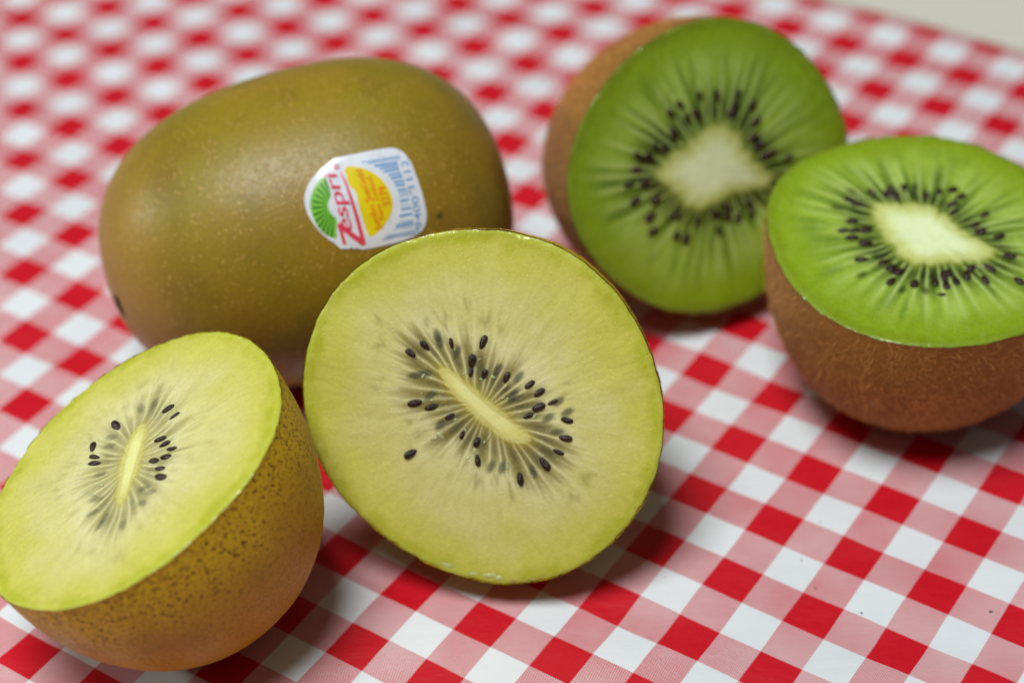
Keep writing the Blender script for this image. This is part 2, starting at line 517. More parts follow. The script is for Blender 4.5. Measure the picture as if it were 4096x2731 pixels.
for _k, (_a, _r, _l, _w) in enumerate([(-84, 0.985, 2.2, 0.8), (-88, 0.975, 1.4, 0.6), (-93, 0.985, 2.6, 0.7), (-99, 0.982, 1.3, 0.6), (-128, 0.985, 1.0, 0.5)]):
    _t = math.radians(_a)
    _R = rim_radius(FACES['right']['rim'], np.array([_t]))[0] * _r
    JUICE['right'].append((_R * math.cos(_t), _R * math.sin(_t), _l, _w, _t + math.pi / 2))


def seed_mesh():
    nu, nv = 12, 8
    V = []
    F = []
    for i in range(nu + 1):
        a = math.pi * i / nu
        x = -0.5 * math.cos(a)
        w = math.sin(a) ** 0.9 * (1.0 - 0.28 * (x + 0.5)) * 0.30
        for j in range(nv):
            b = 2 * math.pi * j / nv
            V.append((x, w * math.cos(b), 0.78 * w * math.sin(b)))
    F = grid_faces(nu + 1, nv)[:, ::-1].tolist()
    me = bpy.data.meshes.new('seed')
    me.from_pydata(V, [], F)
    me.polygons.foreach_set('use_smooth', [True] * len(me.polygons))
    me.materials.append(M_SEED)
    return me


SEED = seed_mesh()


def face_colours(kind, s, d, t, core_t, xy, spec, seed, strength=1.0):
    """own colour of the cut flesh. s: position round the core 0..1, d: mm outside the core, t: 0 core .. 1 rim,
    core_t: 0 centre .. 1 core edge (flesh: 1)"""
    rs = np.random.RandomState(seed)
    nl = 33 if kind == 'gold' else 42
    edges = (np.arange(nl) + rs.uniform(-0.28, 0.28, nl)) / nl
    edges = np.sort(edges % 1.0)
    idx = np.searchsorted(edges, s % 1.0) - 1
    lo = edges[idx]
    hi = edges[(idx + 1) % nl]
    wid = (hi - lo) % 1.0
    a = ((s - lo) % 1.0) / np.maximum(wid, 1e-6)
    idx = idx % nl
    dend = (rs.uniform(8.0, 14.0, nl) if kind == 'gold' else rs.uniform(6.5, 12.5, nl))[idx]
    dark = rs.uniform(0.45, 1.0, nl)[idx]
    rayw = rs.uniform(0.2, 1.0, nl)[idx]
    ang = np.sin(np.pi * np.clip(a, 0, 1))
    near = np.minimum(a, 1 - a) * wid * nl          # in mean-locule widths
    nf = 220 if kind == 'gold' else 130
    n1 = vnoise(s * nf, d * (0.35 if kind == 'gold' else 0.16) + 3, seed + 1, nf)
    n2 = vnoise(s * 60, d * 0.22 + 7, seed + 2, 60)
    n3 = vnoise(xy[..., 0] / 5 + 50, xy[..., 1] / 5 + 50, seed + 3)
    n4 = vnoise(xy[..., 0] / 1.6 + 50, xy[..., 1] / 1.6 + 50, seed + 4)
    jag = (vnoise(s * 150, d * 0 + 1, seed + 5, 150) - 0.5) * 1.4
    if kind == 'gold':
        mid, inner, outer, rimc = lin(215, 210, 136), lin(224, 220, 162), lin(206, 203, 96), lin(178, 184, 42)
        col = mixc(np.broadcast_to(inner, xy.shape[:-1] + (3,)), mid, sstep(7, 13, d + (n3 - 0.5) * 4))
        col = mixc(col, outer, sstep(0.52, 0.88, t + (n3 - 0.5) * 0.25))
        col = mixc(col, rimc, sstep(0.86, 1.0, t + (n4 - 0.5) * 0.07 + (n3 - .5) * 0.08) * 0.9)
        streak = (n1 - 0.5) * 0.28 * sstep(4, 7, d) * (1 - sstep(0.6, 0.85, t))
        col = mixc(col, lin(236, 231, 182), np.clip(streak, 0, 1))
        col = mixc(col, lin(190, 182, 88), np.clip(-streak, 0, 1))
        fin = d + (n1 - 0.5) * 2.5
        L = ang ** 0.45 * sstep(0.0, 0.8, d) * (1 - sstep(dend * 0.45, dend * 0.9, fin)) * (0.55 + 0.45 * dark)
        tip = np.exp(-((fin - dend) / 1.0) ** 2) * ang ** 1.6 * 0.42 * sstep(0.35, 0.6, n2)
        col = mixc(col, lin(124, 111, 40), np.clip(0.95 * L + tip, 0, 1) * strength)
        G = np.exp(-((d - 3.9) / 2.0) ** 2) * ang ** 0.7 * dark * sstep(0.25, 0.65, n1 * 0.3 + n3 * 0.7 + 0.10)
        col = mixc(col, lin(92, 90, 64), 0.9 * G * strength)
        col = mixc(col, lin(176, 162, 48), (0.35 + 0.5 * n1) * np.exp(-(d / 1.5) ** 2))
        ray = np.exp(-(near / (0.05 + 0.010 * d)) ** 2) * sstep(0.4, 1.6, d) * (1 - sstep(5.0, 14.0, d)) * rayw ** 2
        col = mixc(col, lin(232, 226, 170), 0.6 * ray)
        corec = lin(238, 237, 158)
        core_edge = lin(224, 218, 126)
        sunkc = lin(62, 64, 54)
        soft = 0.75
    else:
        mid, outer, rimc = lin(156, 184, 62), lin(136, 164, 26), lin(120, 142, 6)
        col = mixc(np.broadcast_to(mid, xy.shape[:-1] + (3,)), outer, sstep(0.5, 0.85, t + (n3 - 0.5) * 0.2))
        col = mixc(col, rimc, sstep(0.84, 1.0, t + (n4 - .5) * 0.05) * 0.9)
        streak = ((n1 - 0.5) * 0.75 + (n2 - 0.5) * 0.35) * sstep(1, 5, d)
        col = mixc(col, lin(92, 130, 36), np.clip(-streak, 0, 1) * 1.6 * (1 - sstep(0.6, 0.9, t)))
        col = mixc(col, lin(168, 196, 100), np.clip(streak, 0, 1) * 1.5 * (1 - sstep(0.55, 0.9, t)))
        L = ang ** 0.8 * sstep(0.5, 1.8, d) * (1 - sstep(dend * 0.5, dend * 1.25, d + (n1 - 0.5) * 4)) * dark
        col = mixc(col, lin(62, 88, 22), 0.80 * L)
        G = np.exp(-((d - 3.2) / 2.6) ** 2) * ang ** 0.35 * (0.6 + 0.4 * dark)
        col = mixc(col, lin(28, 34, 12), 0.9 * G)
        col = mixc(col, lin(128, 134, 40), 0.85 * np.exp(-(d / 1.3) ** 2))
        ray = np.exp(-(near / (0.075 + 0.007 * d)) ** 2) * sstep(0.6, 2.2, d) * (1 - sstep(7, 17, d)) * rayw
        col = mixc(col, lin(198, 216, 138), 0.9 * ray)
        corec = lin(234, 248, 196)
        core_edge = lin(204, 214, 124)
        sunkc = lin(38, 48, 18)
        soft = 1.1
    core = mixc(np.broadcast_to(corec, xy.shape[:-1] + (3,)), core_edge, sstep(0.50, 1.0, core_t + jag * 0.12))
    core = mixc(core, corec * 1.04, (n4 > 0.6) * (n4 - 0.6) * 0.8)
    col = mixc(core, col, sstep(-0.15, soft + 0.35, d + jag * 0.55 * (d > 0)) * (d > 0))
    for (px, py, pa) in spec:
        ca, sa = math.cos(pa), math.sin(pa)
        ex, ey = xy[..., 0] - px, xy[..., 1] - py
        u = (ex * ca + ey * sa) / 1.25
        v = (-ex * sa + ey * ca) / 0.66
        col = mixc(col, sunkc, (0.74 if strength == 1 else 0.5) * np.exp(-(u * u + v * v) ** 2.2))
    relief = 0.5 + 0.5 * (n1 - 0.5) * sstep(0, 2, d)
    return col, relief


def build_half(key, kind, name, label, seed):
    fd = FACES[key]
    rs = np.random.RandomState(seed)
    c = np.array(fd['c'])
    n, ax, ay = (np.array(fd[q]) for q in 'nxy')
    l, pw = fd['l'], fd['pw']
    co = fd['rim']
    # --- face grid
    ang = np.linspace(0, 2 * np.pi, NA, endpoint=False)
    core = smooth_closed(fd['core'], 2880, 2 if kind == 'gold' else 3)
    core = core.mean(0) + (core - core.mean(0)) * (0.87 if kind == 'gold' else 0.96)
    core = core[np.r_[0:len(core)]]
    if kind == 'gold':                       # slimmer across its short axis
        mu = core.mean(0)
        w_, ev = np.linalg.eigh(np.cov((core - mu).T))
        core = core - np.outer((core - mu) @ ev[:, 0], ev[:, 0]) * 0.22
    tng = np.roll(core, -8, 0) - np.roll(core, 8, 0)
    tng /= np.linalg.norm(tng, axis=1, keepdims=True)
    ks = np.arange(len(core)) / len(core)
    wav = (vnoise(ks * 60, ks * 0 + 5, seed + 21, 60) - 0.5) * 0.7 + (vnoise(ks * 150, ks * 0 + 9, seed + 22, 150) - 0.5) * 0.45
    wav = wav * (0.0 if kind == 'gold' else 1.0)
    core = core + np.stack([tng[:, 1], -tng[:, 0]], -1) * wav[:, None]
    cen = core.mean(0)
    if (core[:, 0] * np.roll(core[:, 1], -1) - np.roll(core[:, 0], -1) * core[:, 1]).sum() < 0:
        core = core[::-1]
    ca = np.unwrap(np.arctan2(core[:, 1] - cen[1], core[:, 0] - cen[0]))
    # core parameter: mean of arc length and angle
    arc = np.arange(len(core)) / len(core)
    an = (ca - ca[0]) / (2 * np.pi)
    par = 0.62 * arc + 0.38 * np.maximum.accumulate(an)
    par = np.concatenate([par, [1.0]])
    cc = np.concatenate([core, core[:1]])
    # rim points: fractions matched so that the ray through the core tip keeps its direction
    rr = rim_radius(co, ang)
    rim_xy = np.stack([rr * np.cos(ang), rr * np.sin(ang)], -1)
    s = np.arange(NA) / NA
    a0 = math.atan2(core[0, 1] - cen[1], core[0, 0] - cen[0])
    a_r = a0 + 2 * np.pi * s
    rrim = rim_radius(co, a_r) + (vnoise(s * 90, s * 0 + 1, seed + 33, 90) - 0.5) * 0.13 + (vnoise(s * 260, s * 0 + 1, seed + 34, 260) - 0.5) * 0.10
    outer = np.stack([rrim * np.cos(a_r), rrim * np.sin(a_r)], -1)
    # align twist: rotate the core parameter so rays are as normal as possible
    best = None
    for sh in np.linspace(-0.12, 0.12, 49):
        q = (s + sh) % 1.0
        inner = np.stack([np.interp(q, par, cc[:, 0]), np.interp(q, par, cc[:, 1])], -1)
        cost = ((outer - inner) ** 2).sum()
        if best is None or cost < best[0]:
            best = (cost, inner)
    inner = best[1]
    L = np.hypot(*(outer - inner).T)
    NT = 150
    tt = np.linspace(0, 1, NT) ** 1.12
    xy = inner[None] + (outer - inner)[None] * tt[:, None, None]
    NC = 26
    tc = np.linspace(0.0, 1, NC)
    cxy = cen[None, None] + (inner[None] - cen) * tc[:, None, None]
    S = np.broadcast_to(s, (NT, NA))
    D = tt[:, None] * L[None]
    T = np.broadcast_to(tt[:, None], (NT, NA))

    def nearest_dir(p):
        q = core[np.argmin(((core - p) ** 2).sum(1))]
        return math.atan2(p[1] - q[1], p[0] - q[0])
    sunk = [(p[0], p[1], nearest_dir(np.array(p))) for p in fd['sunk']]
    # soft dark halo where a seed lies in the flesh
    col, rel = face_colours(kind, S, D, T, np.ones_like(D), xy, sunk, seed, 0.62 if key == 'left' else 1.0)
    Sc = np.broadcast_to(s, (NC, NA))
    ccol, crel = face_colours(kind, Sc, np.zeros((NC, NA)), np.zeros((NC, NA)), np.broadcast_to(tc[:, None], (NC, NA)), cxy, [], seed)

    def height(p, t):
        x, y = p[..., 0], p[..., 1]
        h = (vnoise(x / 9 + 60, y / 9 + 60, seed + 8) - 0.5) * 0.35 + (vnoise(x / 2.5 + 60, y / 2.5 + 60, seed + 9) - 0.5) * 0.09
        e = np.clip((t - 0.965) / 0.035, 0, 1)
        nick = 0.12 + 0.35 * vnoise(np.arctan2(y, x) * 22 + 90, t * 0 + 4, seed + 31) ** 2
        return h * (1 - e) - nick * (1 - np.sqrt(np.maximum(1 - e * e, 0)))
    hz = height(xy, T)
    hz -= 0.24 * sstep(0.6, 3.2, D) * (1 - sstep(4, 8, D)) * (0.5 + rel)
    hc = height(cxy, np.zeros((NC, NA)))

    def world(p, h):
        return c + (p[..., 0:1] * ax + p[..., 1:2] * ay + np.asarray(h)[..., None] * n) * MM
    fv = world(xy, hz)
    cv = world(cxy, hc)
    # --- skin
    NS = 96
    NA2 = 360
    b = np.linspace(0, np.pi / 2, NS) ** 1.0
    a2 = a_r[::2]
    ringxy = outer[::2]
    mean = ringxy.mean(0)
    V = []
    R0 = co[0]
    for q in b:
        k = max(math.cos(q), 0.0) ** (2 / pw)
        dep = l * 1000 * math.sin(q) ** (2 / pw)
        w = 1 - math.sin(q) ** 1.5 * 0.8
        circ = R0 * np.stack([np.cos(a2), np.sin(a2)], -1)
        shp = (ringxy * w + circ * (1 - w)) * k
        V.append(world(shp, np.full(NA2, -dep)))
    V = np.array(V)
    # uneven body
    ctr = c - n * l * 0.3
    dv = V - ctr
    P = V * 1000
    wob = (vnoise(P[..., 0] / 14 + 77, P[..., 1] / 14 + P[..., 2] / 11 + 77, seed + 11) - 0.5) * 0.010
    V = ctr + dv * (1 + wob * sstep(0.0, 0.25, b)[:, None])[..., None]
    # first ring follows the rounded edge of the flesh, a hair outside it
    edge_ring = fv[-1, ::2]
    lip = vnoise(np.arange(NA2) / 3.0, np.zeros(NA2) + 2, seed + 32, 120)[:, None]
    V[0] = edge_ring + (edge_ring - c) * (0.002 + 0.005 * lip) + n * 0.00012 * lip
    lowz = V[..., 2].min() + 0.00005
    base = np.array([V[..., 0].mean(), V[..., 1].mean(), 0.0])
    k = np.unravel_index(V[..., 2].argmin(), V.shape[:2])
    base[:2] = V[k][:2]
    shift = np.array([0, 0, -lowz]) - base
    root = thing(name, label, 'kiwi', tuple(base), 'halved kiwi fruit')
    flesh = mesh_object('flesh', (fv + shift).reshape(-1, 3), grid_faces(NT, NA), M_GOLD if kind == 'gold' else M_GREEN, root)
    color_attr(flesh.data, col.reshape(-1, 3))
    float_attr(flesh.data, rel, 'relief')
    float_attr(flesh.data, sstep(0.94, 0.975, T), 'rim')
    cf = grid_faces(NC - 1, NA, 0)
    vv = np.concatenate([(cv[1:] + shift).reshape(-1, 3), (cv[:1, 0] + shift)])
    last = len(vv) - 1
    tri = [[last, j, (j + 1) % NA] for j in range(NA)]
    core_o = mesh_object('core', vv, cf.tolist() + tri, M_GOLD if kind == 'gold' else M_GREEN, flesh)
    color_attr(core_o.data, np.concatenate([ccol[1:].reshape(-1, 3), ccol[0, :1]]))
    float_attr(core_o.data, np.concatenate([crel[1:].ravel(), crel[0, :1]]), 'relief')
    # skin object; last ring collapses to the pole
    sv = np.concatenate([(V[:-1] + shift).reshape(-1, 3), (V[-1].mean(0) + shift)[None]])
    sf = grid_faces(NS - 1, NA2).tolist()
    pole = len(sv) - 1
    o0 = (NS - 2) * NA2
    sf += [[pole, o0 + (j + 1) % NA2, o0 + j] for j in range(NA2)]
    skin = mesh_object('skin', sv, sf, M_HALF if kind == 'gold' else M_BROWN, root)
    along = np.concatenate([np.repeat(np.sin(b[:-1]), NA2), [1.0]])
    depth = along * l * 1000
    jn = vnoise(np.arange(NA2)[None] / 9.0 + 0 * b[:-1, None], np.zeros((NS - 1, NA2)) + 3, seed + 12, 40)
    jn = np.concatenate([jn.ravel(), [0.5]])
    up = np.concatenate([np.tile(V[0, :, 2], NS - 1), [0]])
    edge = 1 - sstep(2.0, 13.0, depth + (jn - 0.5) * 6)
    float_attr(skin.data, along, 'along')
    float_attr(skin.data, edge, 'edge')
    float_attr(skin.data, sstep(9, 24, depth + (jn - 0.5) * 6) * 0.7, 'tanning')
    float_attr(skin.data, np.zeros(len(sv)), 'stain')
    # --- seeds (each one its own piece of the flesh)
    Mf = Matrix(((ax[0], ay[0], n[0]), (ax[1], ay[1], n[1]), (ax[2], ay[2], n[2])))
    for sd in fd['seeds']:
        p = np.array(sd[:2])
        if len(sd) > 2:
            an_, ln, wd = math.radians(sd[2]), sd[3], sd[4]
        else:
            an_, ln, wd = nearest_dir(p) + rs.uniform(-0.25, 0.25), rs.uniform(2.1, 2.8), rs.uniform(0.95, 1.15)
        ln = min(ln, 2.6)
        # blunt end outward
        if math.cos(an_ - nearest_dir(p)) > 0:
            an_ += math.pi
        o = bpy.data.objects.new('seed', SEED)
        COL.objects.link(o)
        o.parent = flesh
        dep = rs.uniform(-0.12, 0.12)
        # surface height here
        kk = ((xy - p) ** 2).sum(-1)
        hloc = hz.ravel()[kk.argmin()]
        pos = c + (p[0] * ax + p[1] * ay + (hloc + dep) * n) * MM + shift
        ln *= 1.04
        rot = Mf @ Matrix.Rotation(an_, 3, 'Z') @ Matrix.Rotation(rs.uniform(-0.18, 0.18), 3, 'Y')
        sw = ln * min(max(wd, 0.72), 1.0 if kind == 'gold' else 1.15) * MM
        o.matrix_local = Matrix.Translation(pos) @ rot.to_4x4() @ Matrix.Diagonal((ln * MM, sw, ln * 0.9 * MM, 1))
    # --- drops of juice left by the knife
    def on_face(p):
        return c + (p[0] * ax + p[1] * ay) * MM
    for (jx, jy, jl, jw, ja) in JUICE.get(key, []):
        nu, nv = 14, 10
        bl = []
        for i in range(nu + 1):
            th = math.pi * i / nu
            for j in range(nv):
                ph = 2 * math.pi * j / nv
                k = 1 + 0.16 * math.sin(3 * ph + jx) * math.sin(2 * th + jy)
                q = np.array((-math.cos(th) * jl / 2, math.sin(th) * math.cos(ph) * jw / 2, math.sin(th) * math.sin(ph) * min(jl, jw) * 0.22)) * k
                cj, sj = math.cos(ja), math.sin(ja)
                pp = np.array((jx + q[0] * cj - q[1] * sj, jy + q[0] * sj + q[1] * cj))
                rad = np.hypot(*pp) / rim_radius(co, np.array([math.atan2(pp[1], pp[0])]))[0]
                hh = (vnoise(np.array(jx) / 9 + 60, np.array(jy) / 9 + 60, seed + 8) - 0.5) * 0.35 - 0.05 - 0.5 * max(0.0, (rad - 0.965) / 0.035) ** 2
                bl.append(on_face(pp) + n * (hh + q[2]) * MM + shift)
        mesh_object('juice_drop', np.array(bl), grid_faces(nu + 1, nv)[:, ::-1], M_JUICE, flesh)
    # --- fuzz
    nh = 16000 if kind == 'green' else 1500
    hv, hf = [], []
    nrm = np.cross(np.roll(V, -1, 1) - V, np.gradient(V, axis=0))
    nrm /= np.linalg.norm(nrm, axis=-1, keepdims=True) + 1e-12
    if ((V - ctr) * nrm).sum(-1).mean() < 0:
        nrm = -nrm
    ringr = np.linalg.norm(V - V.mean(1, keepdims=True), axis=-1).mean(1)
    if kind == 'green':
        pr = ringr[:-1] / ringr[:-1].sum()
    else:
        pr = np.zeros(NS - 1)
        pr[1:7] = 1 / 6
    ri = rs.choice(NS - 1, nh, p=pr)
    rj = rs.randint(0, NA2, nh)
    for i, j in zip(ri, rj):
        p = V[i, j] + (V[i + 1, j] - V[i, j]) * rs.rand() + shift
        nn = nrm[i, j]
        tg = rs.normal(size=3)
        tg -= nn * (tg @ nn)
        tg /= np.linalg.norm(tg)
        if kind == 'green':
            ln = rs.uniform(0.9, 2.4) * MM
            lift = rs.uniform(0.15, 0.95)
            w = rs.uniform(0.018, 0.032) * MM
        else:
            ln = rs.uniform(0.25, 0.6) * MM
            lift = rs.uniform(0.5, 1.2)
            w = 0.02 * MM
        d1 = tg + nn * lift
        d1 /= np.linalg.norm(d1)
        d2 = tg + nn * lift * 0.2 + rs.normal(size=3) * 0.18
        d2 /= np.linalg.norm(d2)
        side = np.cross(d1, nn)
        side /= np.linalg.norm(side) + 1e-9
        m = p + d1 * ln * 0.5
        e = m + d2 * ln * 0.5
        k0 = len(hv)
        hv += [p - side * w, p + side * w, m + side * w * 0.8, m - side * w * 0.8, e]
        hf += [[k0, k0 + 1, k0 + 2, k0 + 3], [k0 + 3, k0 + 2, k0 + 4]]
    hv = np.array(hv)
    hv[:, 2] = np.maximum(hv[:, 2], 0.00008)
    fz = mesh_object('fuzz', hv, hf, M_HAIR, skin)
    fz['kind'] = 'stuff'
    return root


build_half('centre', 'gold', 'kiwi_half', 'yellow kiwi half on its side, round cut face leaning against the whole kiwi', 11)
build_half('left', 'gold', 'kiwi_half', 'yellow kiwi half tilted on its freckled skin, oval cut face turned up', 23)
build_half('back', 'green', 'kiwi_half', 'green kiwi half lying on its side, upright cut face with triangular white core', 37)
build_half('right', 'green', 'kiwi_half', 'green kiwi half standing on its brown fuzzy end, cut face level', 52)


# ------------------------------------------------------------------ the whole kiwi
W_C = np.array((-0.03265, 0.00278, 0.029))
W_N = np.array((-0.9714739, -0.2204047, -0.0875223))
W_X = np.array((0.2287497, -0.9682609, -0.1007190))
W_Y = np.array((-0.0625455, -0.1178666, 0.9910578))
W_R, W_LA, W_LB, W_P = 0.02878, 0.03381, 0.04197, 2.40      # radius, half length right, half length left, roundness


def whole_implicit(X):
    d = X - W_C
    a = d @ W_N
    q = np.hypot(d @ W_X, d @ W_Y) / W_R
    return (np.abs(a) / np.where(a > 0, W_LB, W_LA)) ** W_P + q ** W_P


def drop_on_whole(P, N, off):
    """move points along -N until they touch the fruit, then lift by off"""
    lo = np.full(len(P), -0.012)
    hi = np.full(len(P), 0.020)
    for _ in range(40):
        m = (lo + hi) / 2
        inside = whole_implicit(P - m[:, None] * N) < 1
        hi = np.where(inside, m, hi)
        lo = np.where(inside, lo, m)
    X = P - hi[:, None] * N
    g = np.stack([whole_implicit(X + e) - whole_implicit(X - e) for e in np.eye(3) * 1e-5], -1)
    g /= np.linalg.norm(g, axis=1, keepdims=True)
    return X + g * np.asarray(off).reshape(-1, 1)


def build_whole():
    nr, na = 220, 400
    t = np.linspace(0, np.pi, nr)
    a = np.linspace(0, 2 * np.pi, na, endpoint=False)
    V = []
    for q in t:
        cz = math.cos(q)
        ax_ = math.copysign(abs(cz) ** (2 / W_P), cz) * (W_LB if cz > 0 else W_LA)
        k = max(math.sin(q), 0.0) ** (2 / W_P) * W_R
        V.append(W_C + W_N * ax_ + k * (np.cos(a)[:, None] * W_X + np.sin(a)[:, None] * W_Y))
    V = np.array(V)
    low = V[..., 2].min() + 0.00005
    k = np.unravel_index(V[..., 2].argmin(), V.shape[:2])
    base = np.array([V[k][0], V[k][1], 0.0])
    shift = np.array([0, 0, -low]) - base
    root = thing('kiwi', 'whole olive brown kiwi with a fruit sticker on its side', 'kiwi', tuple(base))
    vv = np.concatenate([(V[1:-1] + shift).reshape(-1, 3), [V[0, 0] + shift, V[-1, 0] + shift]])
    m = (nr - 2) * na
    f = grid_faces(nr - 2, na).tolist()
    f += [[m, j, (j + 1) % na] for j in range(na)]
    o = (nr - 3) * na
    f += [[m + 1, o + (j + 1) % na, o + j] for j in range(na)]
    skin = mesh_object('skin', vv, f, M_WHOLE, root)
    X = vv - shift
    along = np.abs((X - W_C) @ W_N) / np.where((X - W_C) @ W_N > 0, W_LB, W_LA)
    leftend = ((X - W_C) @ W_N) / W_LB
    float_attr(skin.data, along, 'along')
    float_attr(skin.data, np.zeros(len(vv)), 'edge')
    float_attr(skin.data, sstep(0.60, 1.0, leftend) * 0.65, 'tanning')

    def blob(p, r, q=1.0, dirv=None):
        d = X - np.array(p)
        if dirv is not None:
            dirv = np.array(dirv) / np.linalg.norm(dirv)
            al = d @ dirv
            d = d - np.outer(al, dirv) * (1 - 1 / q)
        return np.exp(-(np.linalg.norm(d, axis=1) / r) ** 2)
    st = blob(np.array((-0.0152, -0.0216, 0.0565)) * 0.75, 0.0006) * 0.9
    st += blob(np.array((-0.0265, -0.0125, 0.0528)), 0.0006, 3.0, (0.35, -0.6, -0.2)) * 0.35
    float_attr(skin.data, np.clip(st, 0, 1), 'stain')
    # dry scar at the end of the fruit
    sp = np.array((-0.0928, -0.0219, 0.0355)) * 0.75
    sn = np.array((-0.833, -0.551, -0.044))
    e1 = np.array((0.25, -0.42, -0.87))
    e1 -= sn * (e1 @ sn)
    e1 /= np.linalg.norm(e1)
    e2 = np.cross(sn, e1)
    rs = np.random.RandomState(4)
    V2 = []
    na2, nr2 = 28, 7
    for i in range(nr2):
        r = i / (nr2 - 1)
        for j in range(na2):
            b = 2 * math.pi * j / na2
            k = 1 + 0.18 * math.sin(3 * b + 1) + 0.1 * math.sin(7 * b)
            V2.append(sp + (e1 * math.cos(b) * 2.3 + e2 * math.sin(b) * 1.15) * r * k * MM)
    V2 = np.array(V2)
    rr = np.repeat(np.arange(nr2) / (nr2 - 1), na2)
    off = (0.35 * (1 - rr ** 3) * (0.6 + 0.6 * rs.rand(len(rr))) - 0.03) * MM
    V2 = drop_on_whole(V2 + sn * 0.004, sn, off)
    mesh_object('stem_scar', V2 + shift, grid_faces(nr2, na2), plain('dry_scar', lin(48, 38, 22), 0.9, 0.2, (1500.0, 0.6, 0.0004)), root)
    return root, shift


whole, W_SHIFT = build_whole()


# ------------------------------------------------------------------ the sticker on it (print laid out in sticker units, see ST_AFF)
ST_X = np.array((-0.0239845, -0.0175942, 0.0478919))
ST_N = np.array((0.1789266, -0.7379521, 0.6507011))
ST_E1 = np.array((0.9615183, 0.2713082, 0.0432937))
ST_E2 = np.array((-0.2084892, 0.6179147, 0.7580987))
ST_AFF = np.array(((1.32425e-05, -3.33185e-06), (-3.56367e-06, -1.32018e-05), (-0.0098166, 0.0137553)))


def sticker_piece(name, bm, mat, parent, layer):
    """flat artwork (sticker units) laid on the curved fruit as layer number layer"""
    for _ in range(6):
        bmesh.ops.triangulate(bm, faces=bm.faces[:])
        es = [e for e in bm.edges if e.calc_length() > 75]
        if not es:
            break
        bmesh.ops.subdivide_edges(bm, edges=es, cuts=1)
    bmesh.ops.triangulate(bm, faces=bm.faces[:])
    bmesh.ops.remove_doubles(bm, verts=bm.verts[:], dist=0.01)
    bm.verts.ensure_lookup_table()
    p = np.array([(v.co.x, v.co.y) for v in bm.verts])
    ab = np.c_[p, np.ones(len(p))] @ ST_AFF
    P = ST_X + ab[:, :1] * ST_E1 + ab[:, 1:] * ST_E2
    ripple = (vnoise(p[:, 0] / 170 + 20, p[:, 1] / 300 + 20, 91) - 0.5) * 0.10 + (vnoise(p[:, 0] / 60 + 20, p[:, 1] / 90 + 20, 92) - 0.5) * 0.03
    X = drop_on_whole(P, ST_N, (0.13 + ripple + 0.022 * layer) * MM) + W_SHIFT
    faces = [[v.index for v in f.verts] for f in bm.faces]
    bm.free()
    # outward orientation
    a, b, c = X[faces[0][0]], X[faces[0][1]], X[faces[0][2]]
    if np.cross(b - a, c - a) @ ST_N < 0:
        faces = [f[::-1] for f in faces]
    return mesh_object(name, X, faces, mat, parent)


def poly_bm(polys):
    bm = bmesh.new()
    for p in polys:
        vs_ = [bm.verts.new((x, y, 0)) for x, y in p]
        bm.faces.new(vs_)
    return bm


def stroke(p, w0, w1):
    """tapered ribbon along a polyline"""
    p = np.array(p, float)
    d = np.gradient(p, axis=0)
    d /= np.linalg.norm(d, axis=1, keepdims=True)
    s = np.stack([-d[:, 1], d[:, 0]], -1)
    w = np.linspace(w0, w1, len(p))[:, None] / 2
    return np.concatenate([p + s * w, (p - s * w)[::-1]]).tolist()


def text_bm(body, start, end, height, shear=0.0, bold=0.0, spacing=1.0):
    """text from start to end (baseline), cap height in sticker units"""
    cu = bpy.data.curves.new('lettering', 'FONT')
    cu.body = body
    cu.size = 1.0
    cu.shear = shear
    cu.offset = bold
    cu.space_character = spacing
    cu.resolution_u = 3
    cu.fill_mode = 'FRONT'
    ob = bpy.data.objects.new('lettering', cu)
    COL.objects.link(ob)
    bpy.context.view_layer.update()
    me = bpy.data.meshes.new_from_object(ob.evaluated_get(bpy.context.evaluated_depsgraph_get()))
    bpy.data.objects.remove(ob)
    bm = bmesh.new()
    bm.from_mesh(me)
    bpy.data.meshes.remove(me)
    s = np.array(start, float)
    u = np.array(end, float) - s
    ln = np.linalg.norm(u)
    u /= ln
    up = np.array((u[1], -u[0]))
    x0 = min(v.co.x for v in bm.verts)
    x1 = max(v.co.x for v in bm.verts)
    k = ln / (x1 - x0)
    for v in bm.verts:
        q = s + u * (v.co.x - x0) * k + up * v.co.y * height / 0.70
        v.co = (q[0], q[1], 0)
    return bm


